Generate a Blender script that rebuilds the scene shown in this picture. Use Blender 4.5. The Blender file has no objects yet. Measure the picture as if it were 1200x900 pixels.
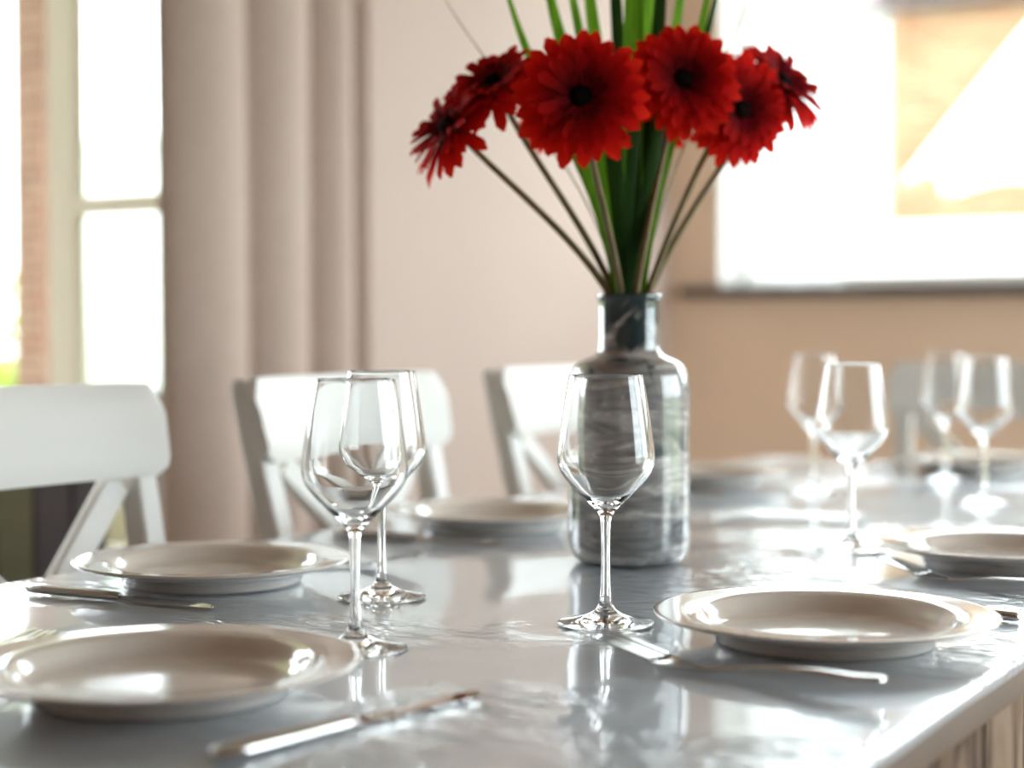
import bpy, bmesh, math, random
from mathutils import Vector, Matrix

random.seed(7)
PI = math.pi
SC = bpy.context.scene
COL = SC.collection

# ------------------------------------------------------------------ camera
# Metres. x runs along the table away from the viewer, y towards the curtain wall, z up.
cam_d = bpy.data.cameras.new('camera')
cam = bpy.data.objects.new('camera', cam_d)
COL.objects.link(cam)
cam.location = (0.0, 0.0, 1.010)
cam.rotation_euler = Vector((0.86340, 0.50453, -math.tan(math.radians(1.804)))).to_track_quat('-Z', 'Y').to_euler()
cam_d.sensor_width = 36.0
cam_d.lens = 60.0
cam_d.clip_start = 0.05
cam_d.clip_end = 400
cam_d.dof.use_dof = True
cam_d.dof.focus_distance = 1.53
cam_d.dof.aperture_fstop = 2.5
SC.camera = cam

# ------------------------------------------------------------------ world, sun, exposure
SC.view_settings.view_transform = 'Standard'
SC.view_settings.look = 'None'
SC.view_settings.gamma = 1.0
SC.view_settings.use_curve_mapping = False
SC.view_settings.exposure = 1.90
world = bpy.data.worlds.new('world')
SC.world = world
world.use_nodes = True
bg = world.node_tree.nodes['Background']
bg.inputs['Color'].default_value = (0.88, 0.95, 1.0, 1)
bg.inputs['Strength'].default_value = 2.6
sun_d = bpy.data.lights.new('sun', 'SUN')
sun_d.energy = 1.5
sun_d.angle = math.radians(1.0)
sun_d.color = (1.0, 0.9, 0.76)
sun = bpy.data.objects.new('sun', sun_d)
COL.objects.link(sun)
sun.rotation_euler = Vector((-0.35, 0.42, -0.84)).to_track_quat('-Z', 'Y').to_euler()
try:
    SC.cycles.use_denoising = True
    SC.cycles.max_bounces = 14
    SC.cycles.diffuse_bounces = 6
    SC.cycles.transmission_bounces = 14
    SC.cycles.transparent_max_bounces = 16
    SC.cycles.glossy_bounces = 8
    SC.cycles.sample_clamp_indirect = 12
    SC.cycles.blur_glossy = 0.5
except Exception:
    pass


def portal(name, loc, direction, sx, sy):
    """marks a window opening so the sky light is sampled through it (gives off no light itself)"""
    d = bpy.data.lights.new(name, 'AREA')
    d.shape = 'RECTANGLE'
    d.size, d.size_y = sx, sy
    d.cycles.is_portal = True
    o = bpy.data.objects.new(name, d)
    COL.objects.link(o)
    o.location = loc
    o.rotation_euler = Vector(direction).to_track_quat('-Z', 'Y').to_euler()


portal('portal', (5.60, 0.54, 2.0), (-1, 0, 0), 3.62, 1.82)
portal('portal', (2.1, 2.62, 1.12), (0, -1, 0), 1.7, 2.25)
portal('portal', (3.35, -2.06, 1.25), (0, 1, 0), 3.2, 2.35)


# ------------------------------------------------------------------ helpers
def link(name, mesh, parent=None, loc=None, rot=None):
    o = bpy.data.objects.new(name, mesh)
    COL.objects.link(o)
    if parent is not None:
        o.parent = parent
    if loc is not None:
        o.location = loc
    if rot is not None:
        o.rotation_euler = rot
    return o


def tag(o, label=None, cat=None, group=None, kind=None):
    if label:
        o['label'] = label
    if cat:
        o['category'] = cat
    if group:
        o['group'] = group
    if kind:
        o['kind'] = kind
    return o


def empty(name, loc=(0, 0, 0), rz=0.0):
    o = bpy.data.objects.new(name, None)
    COL.objects.link(o)
    o.location = loc
    o.rotation_euler = (0, 0, rz)
    o.empty_display_size = 0.05
    return o


def to_mesh(bm, name, mat, smooth=False, angle=None):
    bmesh.ops.recalc_face_normals(bm, faces=bm.faces[:])
    me = bpy.data.meshes.new(name)
    bm.to_mesh(me)
    bm.free()
    if mat:
        me.materials.append(mat)
    if smooth:
        for p in me.polygons:
            p.use_smooth = True
        if angle is not None:
            me.set_sharp_from_angle(angle=math.radians(angle))
    return me


def add_box(bm, c, s, bevel=0.0, M=None, seg=2):
    r = bmesh.ops.create_cube(bm, size=1.0)
    vs = r['verts']
    for v in vs:
        v.co = Vector((v.co.x * s[0], v.co.y * s[1], v.co.z * s[2]))
    if bevel > 0:
        es = list({e for v in vs for e in v.link_edges})
        rr = bmesh.ops.bevel(bm, geom=es, offset=bevel, segments=seg, affect='EDGES', profile=0.5)
        vs = list({v for f in rr['faces'] for v in f.verts} | {v for v in vs if v.is_valid})
    for v in vs:
        v.co = v.co + Vector(c)
        if M is not None:
            v.co = M @ v.co
    return vs


def box_mesh(name, c, s, mat, bevel=0.0, seg=2):
    bm = bmesh.new()
    add_box(bm, c, s, bevel, None, seg)
    return to_mesh(bm, name, mat, bevel > 0, 40)


def lathe(profile, n=64, closed=False):
    """revolve (r, z) pairs about z; r = 0 ends close to a single vertex"""
    bm = bmesh.new()
    rings = []
    for r, z in profile:
        if r < 1e-6:
            rings.append([bm.verts.new((0, 0, z))])
        else:
            rings.append([bm.verts.new((r * math.cos(2 * PI * k / n), r * math.sin(2 * PI * k / n), z)) for k in range(n)])
    for a, b in zip(rings[:-1], rings[1:]):
        for k in range(n):
            j = (k + 1) % n
            if len(a) == 1 and len(b) == 1:
                continue
            if len(a) == 1:
                bm.faces.new((a[0], b[j], b[k]))
            elif len(b) == 1:
                bm.faces.new((a[k], a[j], b[0]))
            else:
                bm.faces.new((a[k], a[j], b[j], b[k]))
    return bm


def smooth_profile(pts, sub=6):
    """Catmull-Rom through (r, z) points"""
    out = []
    n = len(pts)
    for i in range(n - 1):
        p0, p1, p2, p3 = pts[max(i - 1, 0)], pts[i], pts[i + 1], pts[min(i + 2, n - 1)]
        for k in range(sub):
            t = k / sub
            q = []
            for a in range(len(p1)):
                q.append(0.5 * (2 * p1[a] + (p2[a] - p0[a]) * t + (2 * p0[a] - 5 * p1[a] + 4 * p2[a] - p3[a]) * t * t
                                + (3 * p1[a] - p0[a] - 3 * p2[a] + p3[a]) * t ** 3))
            out.append(tuple(q))
    out.append(tuple(pts[-1]))
    return out


def add_tube(bm, pts, radii, n=8, cap=True):
    pts = [Vector(p) for p in pts]
    rings = []
    up = Vector((0.31, 0.17, 0.93)).normalized()
    prev = None
    for i, p in enumerate(pts):
        t = (pts[min(i + 1, len(pts) - 1)] - pts[max(i - 1, 0)]).normalized()
        if prev is None:
            a = t.cross(up)
            if a.length < 0.05:
                a = t.cross(Vector((1, 0, 0)))
            a.normalize()
        else:
            a = (prev - t * prev.dot(t)).normalized()
        prev = a
        b = t.cross(a)
        r = radii[i] if isinstance(radii, (list, tuple)) else radii
        rings.append([bm.verts.new(p + (a * math.cos(2 * PI * k / n) + b * math.sin(2 * PI * k / n)) * r) for k in range(n)])
    for A, B in zip(rings[:-1], rings[1:]):
        for k in range(n):
            j = (k + 1) % n
            bm.faces.new((A[k], A[j], B[j], B[k]))
    if cap:
        bm.faces.new(list(reversed(rings[0])))
        bm.faces.new(rings[-1])


def add_loft(bm, sections, cap=True):
    """sections: equal-length closed loops of points"""
    rings = [[bm.verts.new(p) for p in s] for s in sections]
    n = len(rings[0])
    for A, B in zip(rings[:-1], rings[1:]):
        for k in range(n):
            j = (k + 1) % n
            bm.faces.new((A[k], A[j], B[j], B[k]))
    if cap:
        bm.faces.new(list(reversed(rings[0])))
        bm.faces.new(rings[-1])


def copy_tree(o, parent=None):
    c = o.copy()
    COL.objects.link(c)
    if parent is not None:
        c.parent = parent
    for ch in list(o.children):
        copy_tree(ch, c)
    return c


# ------------------------------------------------------------------ materials
def new_mat(name):
    m = bpy.data.materials.new(name)
    m.use_nodes = True
    nt = m.node_tree
    return m, nt, nt.nodes['Principled BSDF']


def N(nt, kind, **kw):
    n = nt.nodes.new(kind)
    for k, v in kw.items():
        if k in n.inputs:
            n.inputs[k].default_value = v
        else:
            setattr(n, k, v)
    return n


def ramp(nt, stops):
    r = nt.nodes.new('ShaderNodeValToRGB')
    e = r.color_ramp.elements
    while len(e) > 1:
        e.remove(e[-1])
    e[0].position, e[0].color = stops[0][0], (*stops[0][1], 1)
    for p, c in stops[1:]:
        x = e.new(p)
        x.color = (*c, 1)
    return r


def plain(name, col, rough=0.5, metal=0.0, var=0.06, scale=8.0, bump=0.0, bscale=60.0, coat=0.0, spec=0.5, stretch=(1, 1, 1)):
    m, nt, b = new_mat(name)
    tc = N(nt, 'ShaderNodeTexCoord')
    mp = N(nt, 'ShaderNodeMapping')
    mp.inputs['Scale'].default_value = stretch
    nt.links.new(tc.outputs['Object'], mp.inputs['Vector'])
    nz = N(nt, 'ShaderNodeTexNoise', Scale=scale, Detail=4.0)
    nt.links.new(mp.outputs[0], nz.inputs['Vector'])
    r = ramp(nt, [(0.3, tuple(c * (1 - var) for c in col)), (0.7, tuple(min(1, c * (1 + var)) for c in col))])
    nt.links.new(nz.outputs[0], r.inputs[0])
    nt.links.new(r.outputs[0], b.inputs['Base Color'])
    b.inputs['Roughness'].default_value = rough
    b.inputs['Metallic'].default_value = metal
    b.inputs['Specular IOR Level'].default_value = spec
    b.inputs['Coat Weight'].default_value = coat
    b.inputs['Coat Roughness'].default_value = 0.06
    if bump > 0:
        n2 = N(nt, 'ShaderNodeTexNoise', Scale=bscale, Detail=5.0)
        nt.links.new(mp.outputs[0], n2.inputs['Vector'])
        bp = N(nt, 'ShaderNodeBump', Strength=bump, Distance=0.004)
        nt.links.new(n2.outputs[0], bp.inputs['Height'])
        nt.links.new(bp.outputs[0], b.inputs['Normal'])
    return m


MAT = {}
MAT['wall_paper'] = plain('wall_paper', (0.50, 0.395, 0.340), 0.85, var=0.02, scale=3, bump=0.25, bscale=120, stretch=(1, 1, 0.25))
MAT['wall_warm_light'] = plain('wall_warm_light', (0.80, 0.62, 0.46), 0.85, var=0.02, scale=3, bump=0.2, bscale=120)  # warm light on the far wall is put into its colour
MAT['ceiling'] = plain('ceiling_wood', (0.40, 0.30, 0.22), 0.8, var=0.15, scale=5, stretch=(0.3, 5, 1))
MAT['floor'] = plain('floor_wood', (0.23, 0.15, 0.10), 0.4, var=0.3, scale=4, stretch=(0.3, 6, 1))
MAT['white_paint'] = plain('white_paint', (0.82, 0.81, 0.79), 0.45, var=0.02, bump=0.05)
MAT['chair_white'] = plain('chair_white', (0.82, 0.80, 0.76), 0.38, var=0.03, scale=5, bump=0.12, bscale=30, stretch=(0.3, 2, 2))
MAT['cream_paint'] = plain('cream_paint', (0.80, 0.76, 0.66), 0.5, var=0.02)
MAT['sill_stone'] = plain('sill_stone', (0.085, 0.065, 0.06), 0.35, var=0.35, scale=60)
MAT['door_shade'] = plain('door_shade', (0.10, 0.075, 0.06), 0.5, var=0.1)  # shade of the backlit door panel put into its colour
MAT['curtain'] = plain('curtain_cloth', (0.48, 0.375, 0.315), 0.9, var=0.03, scale=30, bump=0.2, bscale=300)
MAT['plate'] = plain('plate_glaze', (0.85, 0.775, 0.70), 0.12, var=0.01, coat=0.8, spec=0.5)
MAT['steel'] = plain('cutlery_steel', (0.66, 0.655, 0.65), 0.14, metal=1.0, var=0.03)
MAT['stem_green'] = plain('stem_green', (0.17, 0.115, 0.03), 0.5, var=0.25, scale=40)
MAT['calyx_green'] = plain('calyx_green', (0.16, 0.19, 0.07), 0.55, var=0.2, scale=60)
MAT['flower_disc'] = plain('flower_disc', (0.010, 0.005, 0.005), 0.9, var=0.4, scale=300, bump=0.5, bscale=500, spec=0.05)
MAT['brick_mortar'] = plain('brick_mortar', (0.40, 0.29, 0.20), 0.95, var=0.08)
MAT['render_white'] = plain('render_white', (0.86, 0.87, 0.87), 0.9, var=0.02, bump=0.2)
MAT['added_side_wall'] = plain('added_side_wall', (0.42, 0.36, 0.29), 0.9, var=0.08, bump=0.2)
MAT['roof_tile'] = plain('roof_tile', (0.16, 0.12, 0.12), 0.7, var=0.2)
MAT['paving'] = plain('paving', (0.48, 0.46, 0.43), 0.9, var=0.12, scale=3, bump=0.3)
MAT['lawn'] = plain('lawn', (0.15, 0.18, 0.08), 0.95, var=0.4, scale=20, bump=0.5)
MAT['bark'] = plain('bark', (0.10, 0.07, 0.045), 0.9, var=0.3, scale=20, bump=0.5)
MAT['olive_wood'] = plain('olive_wood', (0.17, 0.14, 0.07), 0.8, var=0.3, scale=10, stretch=(3, 3, 0.5))


def brick_mat(name, col):
    m, nt, b = new_mat(name)
    oi = N(nt, 'ShaderNodeObjectInfo')
    r = ramp(nt, [(0.0, tuple(c * 0.75 for c in col)), (0.35, col), (0.7, (col[0] * 1.05, col[1] * 1.2, col[2] * 1.25)),
                  (1.0, (col[0] * 0.95, col[1] * 0.8, col[2] * 0.75))])
    r.color_ramp.interpolation = 'LINEAR'
    nt.links.new(oi.outputs['Random'], r.inputs[0])
    tc = N(nt, 'ShaderNodeTexCoord')
    nz = N(nt, 'ShaderNodeTexNoise', Scale=40.0, Detail=4.0)
    nt.links.new(tc.outputs['Object'], nz.inputs['Vector'])
    mx = N(nt, 'ShaderNodeMix', data_type='RGBA', blend_type='MULTIPLY')
    mx.inputs[0].default_value = 0.4
    nt.links.new(r.outputs[0], mx.inputs[6])
    nt.links.new(nz.outputs[0], mx.inputs[7])
    nt.links.new(mx.outputs[2], b.inputs['Base Color'])
    b.inputs['Roughness'].default_value = 0.9
    return m


MAT['brick_orange'] = brick_mat('brick_orange', (0.46, 0.27, 0.15))
MAT['brick_red'] = brick_mat('brick_red', (0.25, 0.135, 0.09))


def glass_mat(name, tint=(1, 1, 1), rough=0.0):
    m, nt, b = new_mat(name)
    b.inputs['Base Color'].default_value = (*tint, 1)
    b.inputs['Roughness'].default_value = rough
    b.inputs['Transmission Weight'].default_value = 1.0
    b.inputs['IOR'].default_value = 1.5
    return m


MAT['glass'] = glass_mat('clear_glass', (0.985, 0.99, 0.99))


def pane_mat():
    m = bpy.data.materials.new('window_pane')
    m.use_nodes = True
    nt = m.node_tree
    nt.nodes.clear()
    out = N(nt, 'ShaderNodeOutputMaterial')
    tr = N(nt, 'ShaderNodeBsdfTransparent')
    tr.inputs['Color'].default_value = (0.95, 0.975, 0.97, 1)
    gl = N(nt, 'ShaderNodeBsdfGlossy', Roughness=0.02)
    lw = N(nt, 'ShaderNodeLayerWeight', Blend=0.5)
    pw = N(nt, 'ShaderNodeMath', operation='POWER')
    pw.inputs[1].default_value = 5.0
    nt.links.new(lw.outputs['Facing'], pw.inputs[0])
    fr = N(nt, 'ShaderNodeMath', operation='MULTIPLY_ADD')
    fr.inputs[1].default_value = 0.9
    fr.inputs[2].default_value = 0.03
    nt.links.new(pw.outputs[0], fr.inputs[0])
    mx = N(nt, 'ShaderNodeMixShader')
    nt.links.new(fr.outputs[0], mx.inputs[0])
    nt.links.new(tr.outputs[0], mx.inputs[1])
    nt.links.new(gl.outputs[0], mx.inputs[2])
    nt.links.new(mx.outputs[0], out.inputs[0])
    return m


MAT['pane'] = pane_mat()


def cloth_translucent(name, col, amount, see=0.0):
    m = bpy.data.materials.new(name)
    m.use_nodes = True
    nt = m.node_tree
    nt.nodes.clear()
    out = N(nt, 'ShaderNodeOutputMaterial')
    tc = N(nt, 'ShaderNodeTexCoord')
    nz = N(nt, 'ShaderNodeTexNoise', Scale=300.0)
    nt.links.new(tc.outputs['Object'], nz.inputs['Vector'])
    r = ramp(nt, [(0.3, tuple(c * 0.95 for c in col)), (0.7, col)])
    nt.links.new(nz.outputs[0], r.inputs[0])
    d = N(nt, 'ShaderNodeBsdfDiffuse')
    t = N(nt, 'ShaderNodeBsdfTranslucent')
    nt.links.new(r.outputs[0], d.inputs['Color'])
    nt.links.new(r.outputs[0], t.inputs['Color'])
    mx = N(nt, 'ShaderNodeMixShader')
    mx.inputs[0].default_value = amount
    nt.links.new(d.outputs[0], mx.inputs[1])
    nt.links.new(t.outputs[0], mx.inputs[2])
    last = mx
    if see > 0:
        tp = N(nt, 'ShaderNodeBsdfTransparent')
        m2 = N(nt, 'ShaderNodeMixShader')
        m2.inputs[0].default_value = see
        nt.links.new(mx.outputs[0], m2.inputs[1])
        nt.links.new(tp.outputs[0], m2.inputs[2])
        last = m2
    nt.links.new(last.outputs[0], out.inputs[0])
    return m


MAT['sheer'] = cloth_translucent('sheer_net', (0.9, 0.92, 0.92), 0.6, 0.45)
MAT['parasol_cloth'] = cloth_translucent('parasol_cloth', (0.92, 0.92, 0.90), 0.35)


def petal_mat():
    m, nt, b = new_mat('petal_red')
    tc = N(nt, 'ShaderNodeTexCoord')
    sx = N(nt, 'ShaderNodeSeparateXYZ')
    nt.links.new(tc.outputs['Object'], sx.inputs[0])
    # petal length runs along local x, 0.012 .. 0.07 from the flower's centre: deep crimson heart, scarlet tips
    mr = N(nt, 'ShaderNodeMapRange')
    mr.inputs['From Min'].default_value = 0.012
    mr.inputs['From Max'].default_value = 0.070
    nt.links.new(sx.outputs['X'], mr.inputs['Value'])
    r = ramp(nt, [(0.0, (0.08, 0.003, 0.006)), (0.35, (0.40, 0.004, 0.005)), (0.75, (0.72, 0.010, 0.006)), (1.0, (0.90, 0.030, 0.010))])
    nt.links.new(mr.outputs[0], r.inputs[0])
    nt.links.new(r.outputs[0], b.inputs['Base Color'])
    b.inputs['Roughness'].default_value = 0.75
    b.inputs['Specular IOR Level'].default_value = 0.08
    wv = N(nt, 'ShaderNodeTexWave', Scale=90.0, Distortion=1.0)
    wv.bands_direction = 'Y'
    nt.links.new(tc.outputs['Object'], wv.inputs['Vector'])
    bp = N(nt, 'ShaderNodeBump', Strength=0.3, Distance=0.001)
    nt.links.new(wv.outputs[0], bp.inputs['Height'])
    nt.links.new(bp.outputs[0], b.inputs['Normal'])
    # thin petals let light through
    t = N(nt, 'ShaderNodeBsdfTranslucent')
    nt.links.new(r.outputs[0], t.inputs['Color'])
    mx = N(nt, 'ShaderNodeMixShader')
    mx.inputs[0].default_value = 0.28
    out = nt.nodes['Material Output']
    nt.links.new(b.outputs[0], mx.inputs[1])
    nt.links.new(t.outputs[0], mx.inputs[2])
    nt.links.new(mx.outputs[0], out.inputs[0])
    return m


MAT['petal'] = petal_mat()


def leaf_mat(name, c1, c2, trans=0.25):
    m, nt, b = new_mat(name)
    tc = N(nt, 'ShaderNodeTexCoord')
    mp = N(nt, 'ShaderNodeMapping')
    mp.inputs['Scale'].default_value = (1, 1, 0.08)
    nt.links.new(tc.outputs['Object'], mp.inputs['Vector'])
    nz = N(nt, 'ShaderNodeTexNoise', Scale=120.0, Detail=3.0)
    nt.links.new(mp.outputs[0], nz.inputs['Vector'])
    r = ramp(nt, [(0.3, c1), (0.7, c2)])
    nt.links.new(nz.outputs[0], r.inputs[0])
    nt.links.new(r.outputs[0], b.inputs['Base Color'])
    b.inputs['Roughness'].default_value = 0.55
    b.inputs['Specular IOR Level'].default_value = 0.15
    t = N(nt, 'ShaderNodeBsdfTranslucent')
    nt.links.new(r.outputs[0], t.inputs['Color'])
    mx = N(nt, 'ShaderNodeMixShader')
    mx.inputs[0].default_value = trans
    out = nt.nodes['Material Output']
    nt.links.new(b.outputs[0], mx.inputs[1])
    nt.links.new(t.outputs[0], mx.inputs[2])
    nt.links.new(mx.outputs[0], out.inputs[0])
    return m


MAT['grass'] = leaf_mat('grass_blade', (0.07, 0.20, 0.010), (0.17, 0.36, 0.02), 0.5)
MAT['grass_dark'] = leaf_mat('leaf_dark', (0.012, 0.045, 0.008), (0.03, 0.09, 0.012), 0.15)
MAT['grass_pale'] = leaf_mat('grass_pale', (0.28, 0.30, 0.16), (0.38, 0.38, 0.22))
MAT['foliage'] = leaf_mat('foliage', (0.20, 0.34, 0.03), (0.50, 0.62, 0.10), 0.45)


def vinyl_mat():
    m, nt, b = new_mat('vinyl_cloth')
    tc = N(nt, 'ShaderNodeTexCoord')
    n1 = N(nt, 'ShaderNodeTexNoise', Scale=3.0, Detail=3.0)
    nt.links.new(tc.outputs['Object'], n1.inputs['Vector'])
    r = ramp(nt, [(0.3, (0.55, 0.625, 0.71)), (0.7, (0.60, 0.67, 0.75))])  # blue of the reflected sky is put into the base colour
    nt.links.new(n1.outputs[0], r.inputs[0])
    nt.links.new(r.outputs[0], b.inputs['Base Color'])
    b.inputs['Roughness'].default_value = 0.28
    b.inputs['Coat Weight'].default_value = 1.0
    b.inputs['Coat Roughness'].default_value = 0.035
    b.inputs['Coat IOR'].default_value = 1.5
    # slack ripples in the plastic, in patches
    n2 = N(nt, 'ShaderNodeTexNoise', Scale=34.0, Detail=2.0, Distortion=1.5)
    mp = N(nt, 'ShaderNodeMapping')
    mp.inputs['Rotation'].default_value = (0, 0, 0.6)
    mp.inputs['Scale'].default_value = (1.0, 0.45, 1.0)
    nt.links.new(tc.outputs['Object'], mp.inputs['Vector'])
    nt.links.new(mp.outputs[0], n2.inputs['Vector'])
    n3 = N(nt, 'ShaderNodeTexNoise', Scale=4.2, Detail=1.0)
    nt.links.new(tc.outputs['Object'], n3.inputs['Vector'])
    mk = ramp(nt, [(0.50, (0.03, 0.03, 0.03)), (0.64, (1, 1, 1))])
    nt.links.new(n3.outputs[0], mk.inputs[0])
    mul = N(nt, 'ShaderNodeMath', operation='MULTIPLY')
    nt.links.new(n2.outputs[0], mul.inputs[0])
    nt.links.new(mk.outputs[0], mul.inputs[1])
    n4 = N(nt, 'ShaderNodeTexNoise', Scale=4.0, Detail=0.0)
    nt.links.new(tc.outputs['Object'], n4.inputs['Vector'])
    add = N(nt, 'ShaderNodeMath', operation='ADD')
    nt.links.new(mul.outputs[0], add.inputs[0])
    nt.links.new(n4.outputs[0], add.inputs[1])
    bp = N(nt, 'ShaderNodeBump', Strength=1.0, Distance=0.0042)
    nt.links.new(add.outputs[0], bp.inputs['Height'])
    nt.links.new(bp.outputs[0], b.inputs['Normal'])
    nt.links.new(bp.outputs[0], b.inputs['Coat Normal'])
    return m


MAT['vinyl'] = vinyl_mat()


def old_wood_mat():
    m, nt, b = new_mat('weathered_wood')
    tc = N(nt, 'ShaderNodeTexCoord')
    oi = N(nt, 'ShaderNodeObjectInfo')
    mp = N(nt, 'ShaderNodeMapping')
    mp.inputs['Scale'].default_value = (9, 9, 2.6)
    nt.links.new(tc.outputs['Object'], mp.inputs['Vector'])
    ad = N(nt, 'ShaderNodeVectorMath', operation='ADD')
    ml = N(nt, 'ShaderNodeMath', operation='MULTIPLY')
    ml.inputs[1].default_value = 37.0
    nt.links.new(oi.outputs['Random'], ml.inputs[0])
    nt.links.new(mp.outputs[0], ad.inputs[0])
    nt.links.new(ml.outputs[0], ad.inputs[1])
    nz = N(nt, 'ShaderNodeTexNoise', Scale=1.7, Detail=6.0, Distortion=0.8)
    nt.links.new(ad.outputs[0], nz.inputs['Vector'])
    r = ramp(nt, [(0.40, (0.07, 0.035, 0.018)), (0.48, (0.19, 0.115, 0.065)), (0.60, (0.31, 0.21, 0.135)), (0.76, (0.40, 0.30, 0.21))])
    nt.links.new(nz.outputs[0], r.inputs[0])
    nt.links.new(r.outputs[0], b.inputs['Base Color'])
    b.inputs['Roughness'].default_value = 0.8
    bp = N(nt, 'ShaderNodeBump', Strength=0.5, Distance=0.003)
    nt.links.new(nz.outputs[0], bp.inputs['Height'])
    nt.links.new(bp.outputs[0], b.inputs['Normal'])
    return m


MAT['old_wood'] = old_wood_mat()
MAT['table_edge'] = plain('table_edge', (0.24, 0.17, 0.13), 0.6, var=0.12, scale=6, stretch=(1, 8, 8), bump=0.1)


def marble_glass_mat():
    m, nt, b = new_mat('marbled_glaze')
    tc = N(nt, 'ShaderNodeTexCoord')
    mp = N(nt, 'ShaderNodeMapping')
    mp.inputs['Scale'].default_value = (1, 1, 1)
    mp.inputs['Rotation'].default_value = (0.22, -0.18, 0)
    nt.links.new(tc.outputs['Object'], mp.inputs['Vector'])
    mp.inputs['Scale'].default_value = (1.0, 1.0, 4.5)
    n0 = N(nt, 'ShaderNodeTexNoise', Scale=8.0, Detail=5.0, Distortion=1.6)
    n0.inputs['Roughness'].default_value = 0.6
    nt.links.new(mp.outputs[0], n0.inputs['Vector'])
    wv = N(nt, 'ShaderNodeMapRange')
    wv.inputs['From Min'].default_value = 0.25
    wv.inputs['From Max'].default_value = 0.75
    nt.links.new(n0.outputs[0], wv.inputs['Value'])
    r = ramp(nt, [(0.0, (0.03, 0.06, 0.07)), (0.22, (0.13, 0.155, 0.165)), (0.44, (0.30, 0.30, 0.30)), (0.60, (0.40, 0.39, 0.385)), (0.69, (0.78, 0.78, 0.77)), (0.75, (0.42, 0.42, 0.42)), (0.9, (0.8, 0.81, 0.81))])
    nt.links.new(wv.outputs[0], r.inputs[0])
    # dark teal swirl on the neck, dimmer body towards the foot
    n2 = N(nt, 'ShaderNodeTexNoise', Scale=16.0, Detail=3.0, Distortion=2.5)
    nt.links.new(tc.outputs['Object'], n2.inputs['Vector'])
    sx = N(nt, 'ShaderNodeSeparateXYZ')
    nt.links.new(tc.outputs['Object'], sx.inputs[0])
    mr = N(nt, 'ShaderNodeMapRange')
    mr.inputs['From Min'].default_value = 0.20
    mr.inputs['From Max'].default_value = 0.27
    mr.inputs['To Min'].default_value = -0.14
    mr.inputs['To Max'].default_value = 0.20
    nt.links.new(sx.outputs['Z'], mr.inputs['Value'])
    ad = N(nt, 'ShaderNodeMath', operation='ADD')
    nt.links.new(n2.outputs[0], ad.inputs[0])
    nt.links.new(mr.outputs[0], ad.inputs[1])
    rk = ramp(nt, [(0.50, (0, 0, 0)), (0.62, (1, 1, 1))])
    nt.links.new(ad.outputs[0], rk.inputs[0])
    mx = N(nt, 'ShaderNodeMix', data_type='RGBA')
    nt.links.new(rk.outputs[0], mx.inputs[0])
    nt.links.new(r.outputs[0], mx.inputs[6])
    mx.inputs[7].default_value = (0.012, 0.04, 0.045, 1)
    nt.links.new(mx.outputs[2], b.inputs['Base Color'])
    b.inputs['Roughness'].default_value = 0.14
    b.inputs['Coat Weight'].default_value = 1.0
    b.inputs['Coat Roughness'].default_value = 0.03
    return m


MAT['marble'] = marble_glass_mat()

# ------------------------------------------------------------------ room shell
WY = 2.50      # inner face of the curtain wall
WX = 5.36      # inner face of the far wall
H = 3.00
X0, Y0 = -1.7, -1.95
TH = 0.25


def struct(name, mesh, loc=None):
    return tag(link(name, mesh, None, loc), kind='structure')


def boxes_mesh(name, boxes, mat, bevel=0.0):
    bm = bmesh.new()
    for a, b in boxes:
        add_box(bm, [(p + q) / 2 for p, q in zip(a, b)], [q - p for p, q in zip(a, b)], bevel)
    return to_mesh(bm, name, mat)


struct('floor', boxes_mesh('floor', [((X0 - TH, Y0 - TH, -0.2), (WX + TH, WY + TH, 0))], MAT['floor']))
struct('ceiling', boxes_mesh('ceiling', [((X0 - TH, Y0 - TH, H), (WX + 0.3, WY + 0.25, H + 0.2))], MAT['ceiling']))
# curtain wall with the garden door opening
DX0, DX1, DZ = 1.35, 3.28, 2.25
struct('wall_left', boxes_mesh('wall_left', [((X0 - TH, WY, 0), (DX0, WY + TH, H)), ((DX1, WY, 0), (WX, WY + TH, H)),
                                             ((DX0, WY, DZ), (DX1, WY + TH, H))], MAT['wall_paper']))
# far wall with the wide window, enlarged out of view to add skylight
FY0, FY1, FZ0, FZ1 = -1.25, 2.327, 1.115, 2.88
struct('wall_back', boxes_mesh('wall_back', [((WX, Y0 - TH, 0), (WX + TH, WY + TH, FZ0)), ((WX, Y0 - TH, FZ1), (WX + TH, WY + TH, H)),
                                             ((WX, Y0 - TH, FZ0), (WX + TH, FY0, FZ1)), ((WX, FY1, FZ0), (WX + TH, WY + TH, FZ1))], MAT['wall_warm_light']))
RX0, RX1, RZ0, RZ1 = 1.8, 4.9, 0.1, 2.4
struct('wall_right', boxes_mesh('wall_right', [((X0 - TH, Y0 - TH, 0), (RX0, Y0, H)), ((RX1, Y0 - TH, 0), (WX, Y0, H)),
                                               ((RX0, Y0 - TH, 0), (RX1, Y0, RZ0)), ((RX0, Y0 - TH, RZ1), (RX1, Y0, H))], MAT['wall_paper']))
struct('wall_front', boxes_mesh('wall_front', [((X0 - TH, Y0, 0), (X0, WY, H))], MAT['wall_paper']))
struct('baseboard_left', boxes_mesh('baseboard_left', [((DX1 + 0.06, WY - 0.016, 0), (WX - 0.016, WY, 0.09))], MAT['white_paint']))
struct('baseboard_back', boxes_mesh('baseboard_back', [((WX - 0.016, Y0, 0), (WX, WY, 0.09))], MAT['white_paint']))

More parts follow.
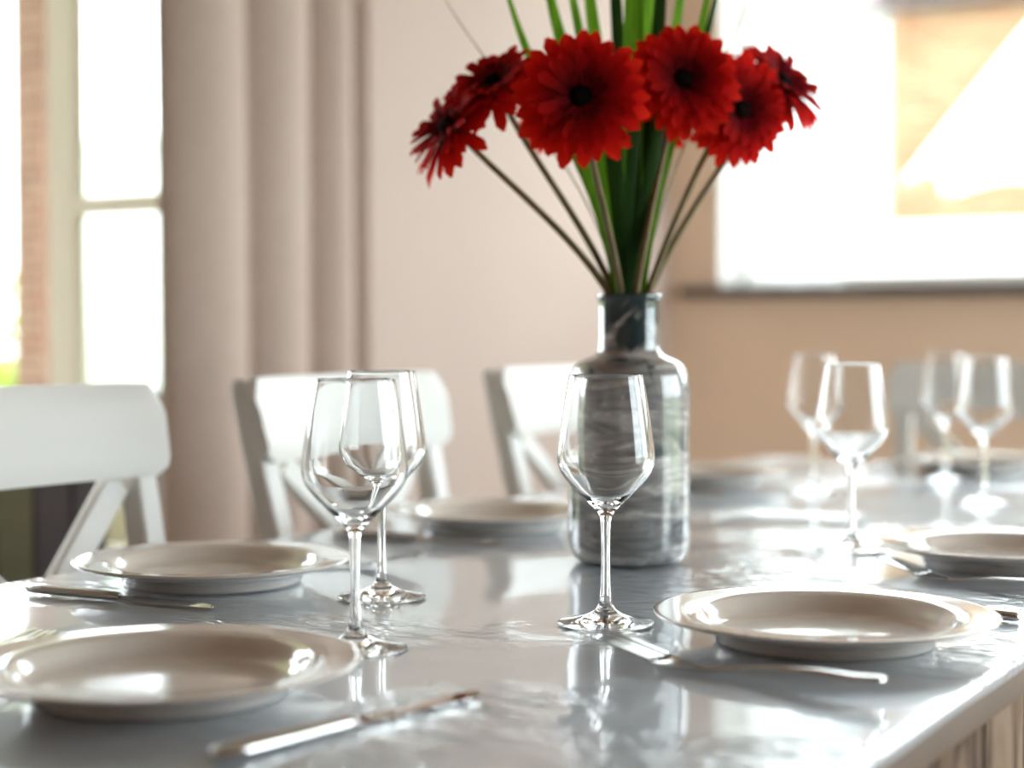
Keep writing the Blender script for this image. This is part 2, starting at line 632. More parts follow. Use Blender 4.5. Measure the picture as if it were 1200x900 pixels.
# --- far window: frame, two sashes, panes, stone sill
for nm, a, b in (('trim_3', (WX - 0.004, FY1 - 0.014, FZ0), (WX + TH, FY1, FZ1)), ('trim_4', (WX - 0.004, FY0, FZ1 - 0.014), (WX + TH, FY1 - 0.014, FZ1)), ('trim_5', (WX - 0.004, FY0, FZ0), (WX + TH, FY0 + 0.014, FZ1 - 0.014))):
    struct(nm, boxes_mesh('lining', [(a, b)], MAT['white_paint']))
win = tag(empty('window_1', (WX + 0.17, 0, 0)), 'wide white framed window in the far wall above the dark stone sill', kind='structure')


def frame_boxes(y0, y1, z0, z1, w, d, x=0.0):
    return [((x - d / 2, y0, z0), (x + d / 2, y0 + w, z1)), ((x - d / 2, y1 - w, z0), (x + d / 2, y1, z1)),
            ((x - d / 2, y0 + w, z0), (x + d / 2, y1 - w, z0 + w)), ((x - d / 2, y0 + w, z1 - w), (x + d / 2, y1 - w, z1))]


link('window_frame', boxes_mesh('window_frame', frame_boxes(FY0, FY1, FZ0, FZ1, 0.04, 0.09), MAT['white_paint']), win)
ym = 0.55
for (a, b) in ((FY0 + 0.04, ym), (ym, FY1 - 0.04)):
    s = link('sash', boxes_mesh('sash', frame_boxes(a, b, FZ0 + 0.04, FZ1 - 0.04, 0.04, 0.06, 0.01), MAT['white_paint']), win)
    link('pane', boxes_mesh('pane', [((0.008, a + 0.04, FZ0 + 0.08), (0.012, b - 0.04, FZ1 - 0.08))], MAT['pane']), s)
sill = tag(link('trim_1', box_mesh('sill', (0, 0, 0), (0.17, 3.82, 0.036), MAT['sill_stone'], 0.004), None, (WX + 0.02, 0.53, 1.140)),
           'dark speckled stone sill under the far window', kind='structure')
# --- unseen window added in the right wall to let in more daylight
w2 = tag(empty('window_2_added', (0, Y0 - 0.12, 0)), 'added white framed window in the right wall, out of view', kind='structure')
bm = bmesh.new()
for a, b in [((RX0, -0.04, RZ0), (RX0 + 0.08, 0.04, RZ1)), ((RX1 - 0.08, -0.04, RZ0), (RX1, 0.04, RZ1)), ((RX0 + 0.08, -0.04, RZ0), (RX1 - 0.08, 0.04, RZ0 + 0.08)),
             ((RX0 + 0.08, -0.04, RZ1 - 0.08), (RX1 - 0.08, 0.04, RZ1)), ((3.06, -0.04, RZ0 + 0.08), (3.14, 0.04, RZ1 - 0.08))]:
    add_box(bm, [(p + q) / 2 for p, q in zip(a, b)], [q - p for p, q in zip(a, b)])
link('window_frame', to_mesh(bm, 'window_frame', MAT['white_paint']), w2)
for a, b in ((RX0 + 0.08, 3.06), (3.14, RX1 - 0.08)):
    link('pane', boxes_mesh('pane', [((a, -0.003, RZ0 + 0.08), (b, 0.003, RZ1 - 0.08))], MAT['pane']), w2)

# --- garden door: frame, one leaf swung outwards
struct('trim_2', boxes_mesh('door_frame', [((DX0, WY + 0.02, 0), (DX0 + 0.05, WY + 0.2, DZ)), ((2.93, WY, 0), (2.99, WY + 0.045, DZ)), ((2.99, WY + 0.005, 0), (DX1, WY + 0.035, DZ)),
                                           ((DX0 + 0.05, WY + 0.02, DZ - 0.05), (2.93, WY + 0.2, DZ))], MAT['cream_paint']))
door = tag(empty('door_1', (2.955, WY + 0.05, 0)), 'narrow glazed garden door leaf swung open to the outside', kind='structure')
LW = 0.435
lf = [((-0.02, LW - 0.085, 0.02), (0.02, LW, 2.2)), ((-0.02, 0.0, 0.02), (0.02, 0.035, 2.2))]
for a, b in lf:
    link('stile', boxes_mesh('stile', [(a, b)], MAT['cream_paint']), door)
for z0, z1 in ((0.02, 0.16), (0.455, 0.505), (1.278, 1.322), (2.11, 2.2)):
    link('rail', boxes_mesh('rail', [((-0.019, 0.035, z0), (0.019, LW - 0.085, z1))], MAT['cream_paint']), door)
for z0, z1 in ((0.505, 1.278), (1.322, 2.11)):
    link('pane', boxes_mesh('pane', [((-0.003, 0.035, z0), (0.003, LW - 0.085, z1))], MAT['pane']), door)
link('door_panel', boxes_mesh('door_panel', [((-0.01, 0.035, 0.16), (0.01, LW - 0.085, 0.455))], MAT['door_shade']), door)


# --- curtains
def curtain_mesh(name, length, z0, z1, folds, amp, mat, pinch=0.55, seed=1, thick=0.0):
    rnd = random.Random(seed)
    bm = bmesh.new()
    nx, nz = folds * 14, 14
    ph = [rnd.uniform(-0.5, 0.5) for _ in range(folds + 2)]
    aa = [rnd.uniform(0.65, 1.2) for _ in range(folds + 2)]
    rows = []
    for j in range(nz + 1):
        t = j / nz
        row = []
        for i in range(nx + 1):
            s = i / nx
            fpos = s * folds
            k = int(min(fpos, folds - 1))
            w = fpos - k
            a = aa[k] * (1 - w) + aa[k + 1] * w
            p = ph[k] * (1 - w) + ph[k + 1] * w
            y = amp * a * math.sin(2 * PI * fpos + p + 0.25 * math.sin(3 * t)) * (1 - 0.3 * t)
            y += amp * 0.25 * math.sin(5.3 * fpos + 2 * t)
            row.append(bm.verts.new((s * length + 0.006 * math.sin(7 * t + 3 * s), y, z0 + (z1 - z0) * t)))
        rows.append(row)
    for j in range(nz):
        for i in range(nx):
            bm.faces.new((rows[j][i], rows[j][i + 1], rows[j + 1][i + 1], rows[j + 1][i]))
    return to_mesh(bm, name, mat, True)


def pleat_mesh(name, length, z0, z1, edges, depth, mat):
    """rounded pleats standing out into the room with tight grooves between them"""
    bm = bmesh.new()
    rows = []
    nz = 16
    for j in range(nz + 1):
        t = j / nz
        row = []
        for e0, e1 in zip(edges[:-1], edges[1:]):
            d = depth * (0.55 + 0.9 * (e1 - e0))
            for i in range(14):
                w = i / 14
                sw = e0 + (e1 - e0) * w
                y = -d * math.sin(PI * w) ** 0.6 * (1 - 0.15 * t) + 0.004 * math.sin(9 * sw + 3 * t)
                row.append(bm.verts.new((sw * length + 0.006 * math.sin(5 * t + 9 * e0), y, z0 + (z1 - z0) * t)))
        row.append(bm.verts.new((edges[-1] * length, 0.0, z0 + (z1 - z0) * t)))
        rows.append(row)
    for A, B in zip(rows[:-1], rows[1:]):
        for i in range(len(A) - 1):
            bm.faces.new((A[i], A[i + 1], B[i + 1], B[i]))
    return to_mesh(bm, name, mat, True)


cu = tag(empty('curtain', (2.640, 2.375, 0)), 'heavy taupe curtain drawn open beside the garden door', 'curtain')
c1 = link('drape', pleat_mesh('drape', 0.72, 0.02, 2.42, (0.0, 0.36, 0.68, 0.90, 1.0), 0.085, MAT['curtain']), cu)
sm = c1.modifiers.new('thickness', 'SOLIDIFY')
sm.thickness = 0.003
hook_me = box_mesh('hook', (0, 0, 0), (0.012, 0.02, 0.03), MAT['steel'])
for i in range(10):
    link('hook', hook_me, cu, (0.03 + 0.068 * i, 0.0, 2.425))
rod = tag(empty('curtain_rod', (0, 2.375, 2.455)), 'slim metal rod above the taupe curtain', 'rod')
bm = bmesh.new()
add_tube(bm, [(1.2, 0, 0), (3.46, 0, 0)], 0.012, 12)
link('pole', to_mesh(bm, 'pole', MAT['steel'], True, 50), rod)
for xx in (1.3, 3.40):
    link('bracket', box_mesh('bracket', (xx, 0.0675, 0), (0.02, 0.113, 0.02), MAT['steel'], 0.003), rod)
sc = tag(empty('net_curtain', (WX + 0.085, 2.318, 0)), 'thin white net curtain gathered at the left end of the far window', 'curtain')
sc.rotation_euler = (0, 0, -PI / 2)
link('net', curtain_mesh('net', 0.40, 1.165, FZ1 - 0.03, 6, 0.016, MAT['sheer'], seed=9), sc)
bm = bmesh.new()
add_tube(bm, [(0.0, 0, FZ1 - 0.025), (3.50, 0, FZ1 - 0.025)], 0.006, 8)
link('wire', to_mesh(bm, 'wire', MAT['white_paint'], True, 50), sc)

# ------------------------------------------------------------------ outside
struct('ground', boxes_mesh('ground', [((-40, -40, -0.35), (60, 60, -0.2))], MAT['lawn']))
struct('terrace', boxes_mesh('terrace', [((-4, WY + TH, -0.2), (8, 5.2, -0.03)), ((-8, -12, -0.2), (WX + TH, Y0 - TH, -0.03)), ((WX + TH, -4, -0.2), (9.9, WY + TH, -0.03))], MAT['paving']))

# brick house across the garden
HX = 12.5
house = tag(empty('brick_house', (HX, 0, -0.2)), 'orange brick house across the garden seen through the far window', 'house')
link('wall', boxes_mesh('wall', [((0.012, -1.5, 0), (3.0, 4.02, 3.58))], MAT['brick_mortar']), house)
BW, BH, J = 0.21, 0.052, 0.012
brick_me = box_mesh('brick', (0, 0, 0), (0.05, BW, BH), MAT['brick_orange'], 0.004, 1)
half_me = box_mesh('brick_half', (0, 0, 0), (0.05, BW / 2 - J / 2, BH), MAT['brick_orange'], 0.004, 1)
row, z = 0, 0.03
bm_rest = bmesh.new()
nb = 0
while z < 3.54:
    y = 4.02
    first = True
    while y > -1.45:
        half = (row % 2 == 1 and first)
        w = (BW / 2 - J / 2) if half else BW
        yc = y - w / 2
        if z > 1.80 and yc > 2.30 and nb < 296:
            link('brick', half_me if half else brick_me, house, (0.005 + random.uniform(-0.003, 0.003), yc, z + BH / 2))
            nb += 1
        else:
            add_box(bm_rest, (0.005, yc, z + BH / 2), (0.05, w, BH))
        y -= w + J
        first = False
    z += BH + J
    row += 1
tag(link('brickwork', to_mesh(bm_rest, 'brickwork', MAT['brick_orange']), house), kind='stuff')
link('fascia', boxes_mesh('fascia', [((-0.22, -1.6, 3.59), (0.0, 4.04, 3.78))], MAT['roof_tile']), house)
bm = bmesh.new()
add_tube(bm, [(-0.28, -1.6, 3.72), (-0.28, 4.04, 3.72)], 0.06, 10)
link('gutter', to_mesh(bm, 'gutter', MAT['roof_tile'], True, 50), house)
bm = bmesh.new()
add_loft(bm, [[(-0.3, y, 3.78), (1.6, y, 4.5), (3.2, y, 3.78)] for y in (-1.6, 4.06)])
link('roof', to_mesh(bm, 'roof', MAT['roof_tile']), house)

# white rendered house next to it, a little set back
wh = tag(empty('white_house', (HX + 0.35, 0, -0.2)), 'white rendered house beside the brick house, mostly hidden', 'house')
link('wall', boxes_mesh('wall', [((0.0, 4.07, 0), (3.0, 7.2, 3.65))], MAT['render_white']), wh)
MAT['dull_pane'] = plain('dull_pane', (0.45, 0.55, 0.60), 0.2, var=0.1)
for (a, b, z0, z1) in ((4.36, 4.95, 1.95, 2.40), (4.32, 4.95, 3.36, 3.62)):
    wf = link('window', boxes_mesh('window', [((-0.03, a - 0.05, z0 - 0.05), (0.0, b + 0.05, z1 + 0.05))], MAT['white_paint']), wh)
    link('pane', boxes_mesh('pane', [((-0.04, a, z0), (-0.03, b, z1))], MAT['dull_pane']), wf)
bm = bmesh.new()
add_tube(bm, [(-0.06, 4.16, 0.0), (-0.06, 4.16, 3.6)], 0.04, 10)
link('downpipe', to_mesh(bm, 'downpipe', MAT['white_paint'], True, 50), wh)
bm = bmesh.new()
add_loft(bm, [[(-0.25, y, 3.66), (1.6, y, 4.8), (3.2, y, 3.66)] for y in (4.09, 7.3)])
link('roof', to_mesh(bm, 'roof', MAT['roof_tile']), wh)

# low white garden wall
gw = tag(empty('garden_wall', (10.0, 0, -0.2)), 'low white garden wall below the brick house', 'wall')
link('wall', boxes_mesh('wall', [((0, -2.5, 0), (0.2, 5.5, 1.80))], MAT['render_white']), gw)
link('coping', boxes_mesh('coping', [((-0.04, -2.52, 1.80), (0.24, 5.52, 1.84))], MAT['render_white']), gw)

# white parasol in front of the brick house
pa = tag(empty('parasol', (8.85, 1.70, -0.03)), 'white garden parasol half open before the brick house', 'parasol')
bm = bmesh.new()
ns, R0 = 8, 1.05
apex = Vector((0, 0, 3.05))
top, rings = bm.verts.new(apex), []
for j in range(1, 7):
    t = j / 6
    ring = []
    for k in range(ns * 6):
        ang = 2 * PI * k / (ns * 6) + PI / 8
        w = (k % 6) / 6
        sag = math.sin(PI * w)
        r = R0 * t * (1 - 0.13 * sag * t)
        zz = 3.05 - 1.28 * t ** 1.08 + (0.10 * sag * t * t) + (-0.12 * t * sag * (1 - t))
        ring.append(bm.verts.new((r * math.cos(ang), r * math.sin(ang), zz)))
    rings.append(ring)
nn = ns * 6
for k in range(nn):
    bm.faces.new((top, rings[0][k], rings[0][(k + 1) % nn]))
for A, B in zip(rings[:-1], rings[1:]):
    for k in range(nn):
        bm.faces.new((A[k], A[(k + 1) % nn], B[(k + 1) % nn], B[k]))
link('canopy', to_mesh(bm, 'canopy', MAT['parasol_cloth'], True), pa)
bm = bmesh.new()
add_tube(bm, [(0, 0, 0.06), (0, 0, 3.12)], 0.024, 12)
link('pole', to_mesh(bm, 'pole', MAT['white_paint'], True, 50), pa)
for k in range(ns):
    ang = 2 * PI * k / ns + PI / 8
    bm = bmesh.new()
    add_tube(bm, [(0.03 * math.cos(ang), 0.03 * math.sin(ang), 3.0), (R0 * 0.55 * math.cos(ang), R0 * 0.55 * math.sin(ang), 2.35),
                  (R0 * 0.98 * math.cos(ang), R0 * 0.98 * math.sin(ang), 1.775)], 0.01, 6)
    rb = link('rib', to_mesh(bm, 'rib', MAT['old_wood'], True, 50), pa)
bm = lathe([(0, 0), (0.26, 0), (0.26, 0.05), (0.06, 0.09), (0, 0.09)], 24)
link('base', to_mesh(bm, 'base', MAT['paving'], True, 40), pa)

# brick pier outside the garden door
pier = tag(empty('brick_pier', (5.83, 5.96, -0.2)), 'tall red brick pier outside the garden door', 'pier')
pm = box_mesh('brick', (0, 0, 0), (0.20, 0.094, 0.056), MAT['brick_red'], 0.004, 1)
link('core', boxes_mesh('core', [((-0.092, -0.092, 0), (0.092, 0.092, 3.0))], MAT['brick_mortar']), pier)
for i in range(46):
    for s in (-1, 1):
        if i % 2 == 0:
            link('brick', pm, pier, (0, s * 0.053, 0.035 + i * 0.0655))
        else:
            link('brick', pm, pier, (s * 0.053, 0, 0.035 + i * 0.0655), (0, 0, PI / 2))
link('cap', box_mesh('cap', (0, 0, 3.03), (0.27, 0.27, 0.06), MAT['paving'], 0.006), pier)

po = tag(empty('added_porch_roof', (3.6, 4.45, 3.0)), 'added porch roof out of view, shading the terrace and the red brick pier', 'roof')  # unseen roof added to shade the pier and the door leaf
link('deck', boxes_mesh('deck', [((-2.4, -1.69, 0.06), (2.6, 1.85, 0.12))], MAT['cream_paint']), po)
for k in range(6):
    link('beam', boxes_mesh('beam', [((-2.3 + 0.9 * k, -1.66, -0.06), (-2.22 + 0.9 * k, 1.80, 0.06))], MAT['cream_paint']), po)

struct('added_side_wall', boxes_mesh('added_side_wall', [((1.05, WY + TH, -0.2), (1.30, 6.2, 3.0))], MAT['added_side_wall']))  # unseen side wall added to keep skylight off the door leaf

# white outbuilding behind the glazed door
ob = tag(empty('outbuilding', (8.5, 0, -0.2)), 'white rendered outbuilding seen through the garden door glass', 'building')
link('wall', boxes_mesh('wall', [((0, 6.0, 0), (1.9, 8.42, 2.42))], MAT['render_white']), ob)
link('roof', boxes_mesh('roof', [((-0.06, 5.94, 2.42), (1.96, 8.48, 2.50))], MAT['render_white']), ob)
# garden bush and slim tree trunks by the terrace
def foliage_mesh(name, c, r, n, size, mat, seed):
    rnd = random.Random(seed)
    bm = bmesh.new()
    for _ in range(n):
        d = Vector((rnd.gauss(0, 1), rnd.gauss(0, 1), rnd.gauss(0, 1))).normalized() * (rnd.random() ** 0.4)
        p = Vector((c[0] + d.x * r[0], c[1] + d.y * r[1], c[2] + d.z * r[2]))
        a = Vector((rnd.gauss(0, 1), rnd.gauss(0, 1), rnd.gauss(0, 0.6))).normalized()
        b = a.orthogonal().normalized()
        s = size * rnd.uniform(0.6, 1.3)
        bm.faces.new([bm.verts.new(p - a * s), bm.verts.new(p + b * s * 0.45), bm.verts.new(p + a * s), bm.verts.new(p - b * s * 0.45)])
    return to_mesh(bm, name, mat)


bush = tag(empty('garden_bush', (7.55, 9.0, -0.2)), 'yellow-green bush on the lawn left of the brick pier', 'bush')
tag(link('foliage', foliage_mesh('foliage', (0, 0, 1.05), (1.0, 1.0, 0.95), 2600, 0.075, MAT['foliage'], 3), bush), kind='stuff')
bm = bmesh.new()
for k in range(5):
    a = 2 * PI * k / 5
    add_tube(bm, [(0.03 * math.cos(a), 0.03 * math.sin(a), 0), (0.2 * math.cos(a), 0.2 * math.sin(a), 0.6), (0.5 * math.cos(a), 0.5 * math.sin(a), 1.3)], [0.03, 0.025, 0.012], 6)
link('branches', to_mesh(bm, 'branches', MAT['bark'], True), bush)
fence = tag(empty('board_fence', (4.95, 5.0, -0.2)), 'low dark brown board fence at the edge of the terrace', 'fence')
fence_m = [plain('fence_brown', (0.085, 0.055, 0.035), 0.8, var=0.2), plain('fence_olive', (0.10, 0.085, 0.04), 0.8, var=0.2), plain('fence_dark', (0.05, 0.035, 0.035), 0.8, var=0.2)]
fbs = [box_mesh('board', (0, 0, 0.48), (0.088, 0.022, 0.96), m_, 0.004, 1) for m_ in fence_m]
for k in range(16):
    link('board', fbs[(k * 2 + k // 3) % 3], fence, (-0.75 + 0.094 * k, random.uniform(-0.004, 0.004), 0.0))
for zz in (0.2, 0.72):
    link('rail', boxes_mesh('rail', [((-0.8, 0.016, zz), (0.75, 0.055, zz + 0.07))], fence_m[0]), fence)

# ------------------------------------------------------------------ dining table and its cloth
TX0, TX1, TY0, TY1, TZ = 0.70, 3.33, 0.337, 1.335, 0.75
tcx, tcy = (TX0 + TX1) / 2, (TY0 + TY1) / 2
table = tag(empty('dining_table', (tcx, tcy, 0)), 'long dining table of weathered wood under the pale glossy cloth', 'table')
link('tabletop', box_mesh('tabletop', (0, 0, 0.7315), (TX1 - TX0 + 0.008, TY1 - TY0 + 0.008, 0.033), MAT['table_edge'], 0.004), table)
ab_l = 0.122
ab_me = box_mesh('apron_board', (0, 0, 0), (ab_l, 0.024, 0.115), MAT['old_wood'], 0.003, 1)
nbd = int((TX1 - TX0 - 0.02) / (ab_l + 0.002))
for s in (-1, 1):
    for k in range(nbd):
        link('apron_board', ab_me, table, (-(TX1 - TX0) / 2 + 0.055 + k * (ab_l + 0.002), s * ((TY1 - TY0) / 2 - 0.019 + random.uniform(-0.0015, 0.0015)), 0.657))
nbe = int((TY1 - TY0 - 0.06) / (ab_l + 0.002))
for s in (-1, 1):
    for k in range(nbe):
        link('apron_board', ab_me, table, (s * ((TX1 - TX0) / 2 - 0.019), -(TY1 - TY0) / 2 + 0.08 + k * (ab_l + 0.002), 0.657), (0, 0, PI / 2))
leg_me = box_mesh('leg', (0, 0, 0.357), (0.085, 0.085, 0.714), MAT['old_wood'], 0.005)
for sx_ in (-1, 1):
    for sy_ in (-1, 1):
        link('leg', leg_me, table, (sx_ * ((TX1 - TX0) / 2 - 0.078), sy_ * ((TY1 - TY0) / 2 - 0.078), 0))

# cloth: top sheet with faint real creases, rolled edge and a short drop
bm = bmesh.new()
nx, ny = 150, 64
drop = 0.010


def cloth_z(x, y):
    z = 0.00045 * math.sin(9 * x + 2.2 * math.sin(5 * y)) + 0.0003 * math.sin(17 * y + 1.3 * math.sin(7 * x))
    return z


prof = [(-0.006, -drop), (-0.0062, -drop * 0.6), (-0.006, -0.0035), (-0.0035, -0.0012), (0.003, -0.0002), (0.012, 0.0)]
us = [TX0 + p[0] for p in prof] + [TX0 + 0.012 + (TX1 - TX0 - 0.024) * i / nx for i in range(1, nx)] + [TX1 - p[0] for p in reversed(prof)]
uz = [p[1] for p in prof] + [0] * (nx - 1) + [p[1] for p in reversed(prof)]
vs_ = [TY0 + p[0] for p in prof] + [TY0 + 0.012 + (TY1 - TY0 - 0.024) * i / ny for i in range(1, ny)] + [TY1 - p[0] for p in reversed(prof)]
vz = [p[1] for p in prof] + [0] * (ny - 1) + [p[1] for p in reversed(prof)]
grid = []
for i, x in enumerate(us):
    r_ = []
    for j, y in enumerate(vs_):
        z = TZ + min(uz[i], vz[j]) + cloth_z(x, y) * (1 if uz[i] == 0 and vz[j] == 0 else 0.3)
        if uz[i] <= -drop or vz[j] <= -drop:
            z += 0.0008 * math.sin(23 * x + 17 * y)
        r_.append(bm.verts.new((x - tcx, y - tcy, z)))
    grid.append(r_)
for i in range(len(us) - 1):
    for j in range(len(vs_) - 1):
        bm.faces.new((grid[i][j], grid[i + 1][j], grid[i + 1][j + 1], grid[i][j + 1]))
cloth = tag(link('tablecloth', to_mesh(bm, 'tablecloth', MAT['vinyl'], True), None, (tcx, tcy, 0)),
            'glossy pale grey wipe-clean tablecloth covering the dining table', 'tablecloth')


# ------------------------------------------------------------------ chairs
def make_chair():
    root = empty('dining_chair')
    mt = MAT['chair_white']
    lean = math.radians(12.5)
    top = 0.947
    yb = 0.165                                                      # post at seat height
    # seat, slightly dished with rounded corners
    bm = bmesh.new()
    add_box(bm, (0, -0.02, 0.437), (0.43, 0.40, 0.026), 0.011, None, 3)
    link('seat', to_mesh(bm, 'seat', mt, True, 40), root)
    bm = bmesh.new()
    for c, s in (((0, -0.19, 0.40), (0.34, 0.02, 0.055)), ((0, 0.15, 0.40), (0.34, 0.02, 0.055)), ((-0.19, -0.02, 0.40), (0.02, 0.32, 0.055)), ((0.19, -0.02, 0.40), (0.02, 0.32, 0.055))):
        add_box(bm, c, s, 0.003)
    link('seat_frame', to_mesh(bm, 'seat_frame', mt, True, 40), root)

    def post_pt(x, z):
        if z >= 0.45:
            return Vector((x, yb + (z - 0.45) * math.tan(lean), z))
        return Vector((x, yb + (0.45 - z) * 0.10, z))
    for s in (-1, 1):                                               # rear posts, one piece from floor to top
        secs = []
        for z, w, d in ((0, 0.032, 0.032), (0.25, 0.036, 0.038), (0.45, 0.036, 0.044), (0.65, 0.035, 0.038), (0.85, 0.034, 0.032), (top - 0.012, 0.032, 0.026), (top - 0.002, 0.026, 0.018)):
            x = s * (0.178 + 0.030 * max(0, (z - 0.45)) / 0.5)
            p = post_pt(x, z)
            secs.append([p + Vector((-w / 2, -d / 2, 0)), p + Vector((w / 2, -d / 2, 0)), p + Vector((w / 2, d / 2, 0)), p + Vector((-w / 2, d / 2, 0))])
        bm = bmesh.new()
        add_loft(bm, secs)
        o = link('rear_leg', to_mesh(bm, 'rear_leg', mt), root)
        bv = o.modifiers.new('soft_edges', 'BEVEL')
        bv.width, bv.segments = 0.004, 2
        bm = bmesh.new()
        add_loft(bm, [[Vector((s * 0.185 + a * w / 2, -0.19 + b * w / 2, z)) for a, b in ((-1, -1), (1, -1), (1, 1), (-1, 1))] for z, w in ((0, 0.03), (0.3, 0.038), (0.425, 0.04))])
        o = link('front_leg', to_mesh(bm, 'front_leg', mt), root)
        bv = o.modifiers.new('soft_edges', 'BEVEL')
        bv.width, bv.segments = 0.004, 2
    # broad top rail, fixed to the front of the posts, bowed, rounded upper corners
    secs = []
    n = 26
    zc0, zc1 = top - 0.112, top
    for i in range(n + 1):
        t = -1 + 2 * i / n
        e = abs(t)
        half = 0.234
        hh = zc1 - (0.0 if e < 0.9 else 0.028 * ((e - 0.9) / 0.1) ** 2.2)
        hl = zc0 + (0.0 if e < 0.93 else 0.010 * ((e - 0.93) / 0.07) ** 2)
        bow = 0.022 * (1 - t * t)
        loop = []
        nzs = 6
        th = 0.021
        for k in range(nzs + 1):
            z = hl + (hh - hl) * k / nzs
            x = t * (half - 0.012 * (1 - (z - zc0) / (zc1 - zc0)))
            y = yb + (z - 0.45) * math.tan(lean) - 0.016 + bow - th
            inset = 0.004 if k in (0, nzs) else 0
            loop.append(Vector((x, y + inset, z)))
        for k in range(nzs, -1, -1):
            z = hl + (hh - hl) * k / nzs
            x = t * (half - 0.012 * (1 - (z - zc0) / (zc1 - zc0)))
            y = yb + (z - 0.45) * math.tan(lean) - 0.016 + bow
            inset = 0.004 if k in (0, nzs) else 0
            loop.append(Vector((x, y - inset, z)))
        secs.append(loop)
    bm = bmesh.new()
    add_loft(bm, secs)
    link('top_rail', to_mesh(bm, 'top_rail', mt, True, 35), root)
    # crossed braces under the rail
    for s, off in ((-1, -0.006), (1, 0.006)):
        a = post_pt(s * 0.168, top - 0.118) + Vector((0, off, 0))
        b = post_pt(-s * 0.155, 0.53) + Vector((0, off, 0))
        d = (b - a).normalized()
        nrm = Vector((0, math.cos(lean), -math.sin(lean)))
        w = d.cross(nrm).normalized()
        bm = bmesh.new()
        add_loft(bm, [[p + w * 0.018 * i + nrm * 0.009 * j for i, j in ((-1, -1), (1, -1), (1, 1), (-1, 1))] for p in (a, a.lerp(b, 0.5), b)])
        o = link('cross_brace', to_mesh(bm, 'cross_brace', mt), root)
        bv = o.modifiers.new('soft_edges', 'BEVEL')
        bv.width, bv.segments = 0.003, 2
    p = post_pt(0, 0.515)
    link('lower_rail', box_mesh('lower_rail', (0, p.y, 0.515), (0.33, 0.02, 0.045), mt, 0.004), root)
    for s in (-1, 1):
        link('stretcher', box_mesh('stretcher', (s * 0.182, 0.0, 0.19), (0.018, 0.37, 0.03), mt, 0.003), root)
    link('stretcher', box_mesh('stretcher', (0, 0.0, 0.19), (0.345, 0.018, 0.03), mt, 0.003), root)
    return root


chair = make_chair()
CG = 'white dining chairs round the table'
for i, (x, y, rz, lab) in enumerate([
        (1.354, 1.185, 0, 'white cross-back dining chair nearest the garden door, front of the three along the curtain side'),
        (1.994, 1.185, 0, 'white cross-back dining chair in front of the curtain, seen through the overlapping wine glasses'),
        (2.640, 1.185, 0, 'white cross-back dining chair partly hidden behind the marbled vase'),
        (3.180, 0.87, -PI / 2, 'white cross-back dining chair at the far end of the table below the window')]):
    o = chair if i == 0 else copy_tree(chair)
    o.location = (x, y, 0)
    o.rotation_euler = (0, 0, rz)
    tag(o, lab, 'chair', CG)

# low dark cabinet standing in for an unidentified dark shape behind the front chair
cb = tag(empty('cabinet', (1.97, 2.235, 0)), 'low dark plank-fronted cabinet standing in for an unidentified shape behind the front chair', 'cabinet')
link('body', boxes_mesh('body', [((-0.27, -0.105, 0.06), (0.25, 0.12, 0.79))], fence_m[2]), cb)
link('top', box_mesh('top', (-0.01, 0.005, 0.802), (0.55, 0.255, 0.024), fence_m[0], 0.004), cb)
for k in range(6):
    link('plank', box_mesh('plank', (0, 0, 0), (0.083, 0.014, 0.70), fence_m[(2, 0, 0, 1, 2, 2)[k]], 0.003, 1), cb, (-0.2265 + 0.0865 * k, -0.112, 0.425))
for sx_ in (-1, 1):
    for sy_ in (-1, 1):
        link('leg', box_mesh('leg', (0, 0, 0.03), (0.04, 0.04, 0.06), fence_m[2]), cb, (-0.01 + 0.235 * sx_, 0.007 + 0.09 * sy_, 0))

# ------------------------------------------------------------------ plates
TS = TZ + 0.0008
pl_prof = [(0, 0.0035), (0.080, 0.0035), (0.084, 0.0), (0.090, 0.0), (0.0925, 0.003), (0.094, 0.0085), (0.0985, 0.0105), (0.110, 0.0145), (0.128, 0.0188), (0.1405, 0.0224),
           (0.1428, 0.0238), (0.1427, 0.0250), (0.1412, 0.0256), (0.138, 0.0253), (0.122, 0.0244), (0.1085, 0.0234), (0.1045, 0.0212), (0.101, 0.0150), (0.096, 0.0095), (0.089, 0.0075), (0.07, 0.0070), (0, 0.0068)]
plate_me = to_mesh(lathe(pl_prof, 96), 'dinner_plate', MAT['plate'], True)
PG = 'dinner plates laid round the table'
PLATES = [
    (0.921, 0.828, 'off-white dinner plate nearest the viewer at the lower left, window glint in its well'),
    (1.360, 1.152, 'off-white dinner plate before the front chair, dark knife beside it'),
    (1.925, 1.151, 'off-white dinner plate left of the vase, before the second chair'),
    (2.648, 1.170, 'off-white dinner plate just right of the vase, before the hidden third chair'),
    (1.356, 0.490, 'off-white dinner plate at the right front with a fork lying before it'),
    (1.899, 0.475, 'off-white dinner plate cut by the right edge of the photo'),
    (3.136, 0.850, 'off-white dinner plate at the far end of the table'),
]
for x, y, lab in PLATES:
    tag(link('dinner_plate', plate_me, None, (x, y, TS)), lab, 'plate', PG)

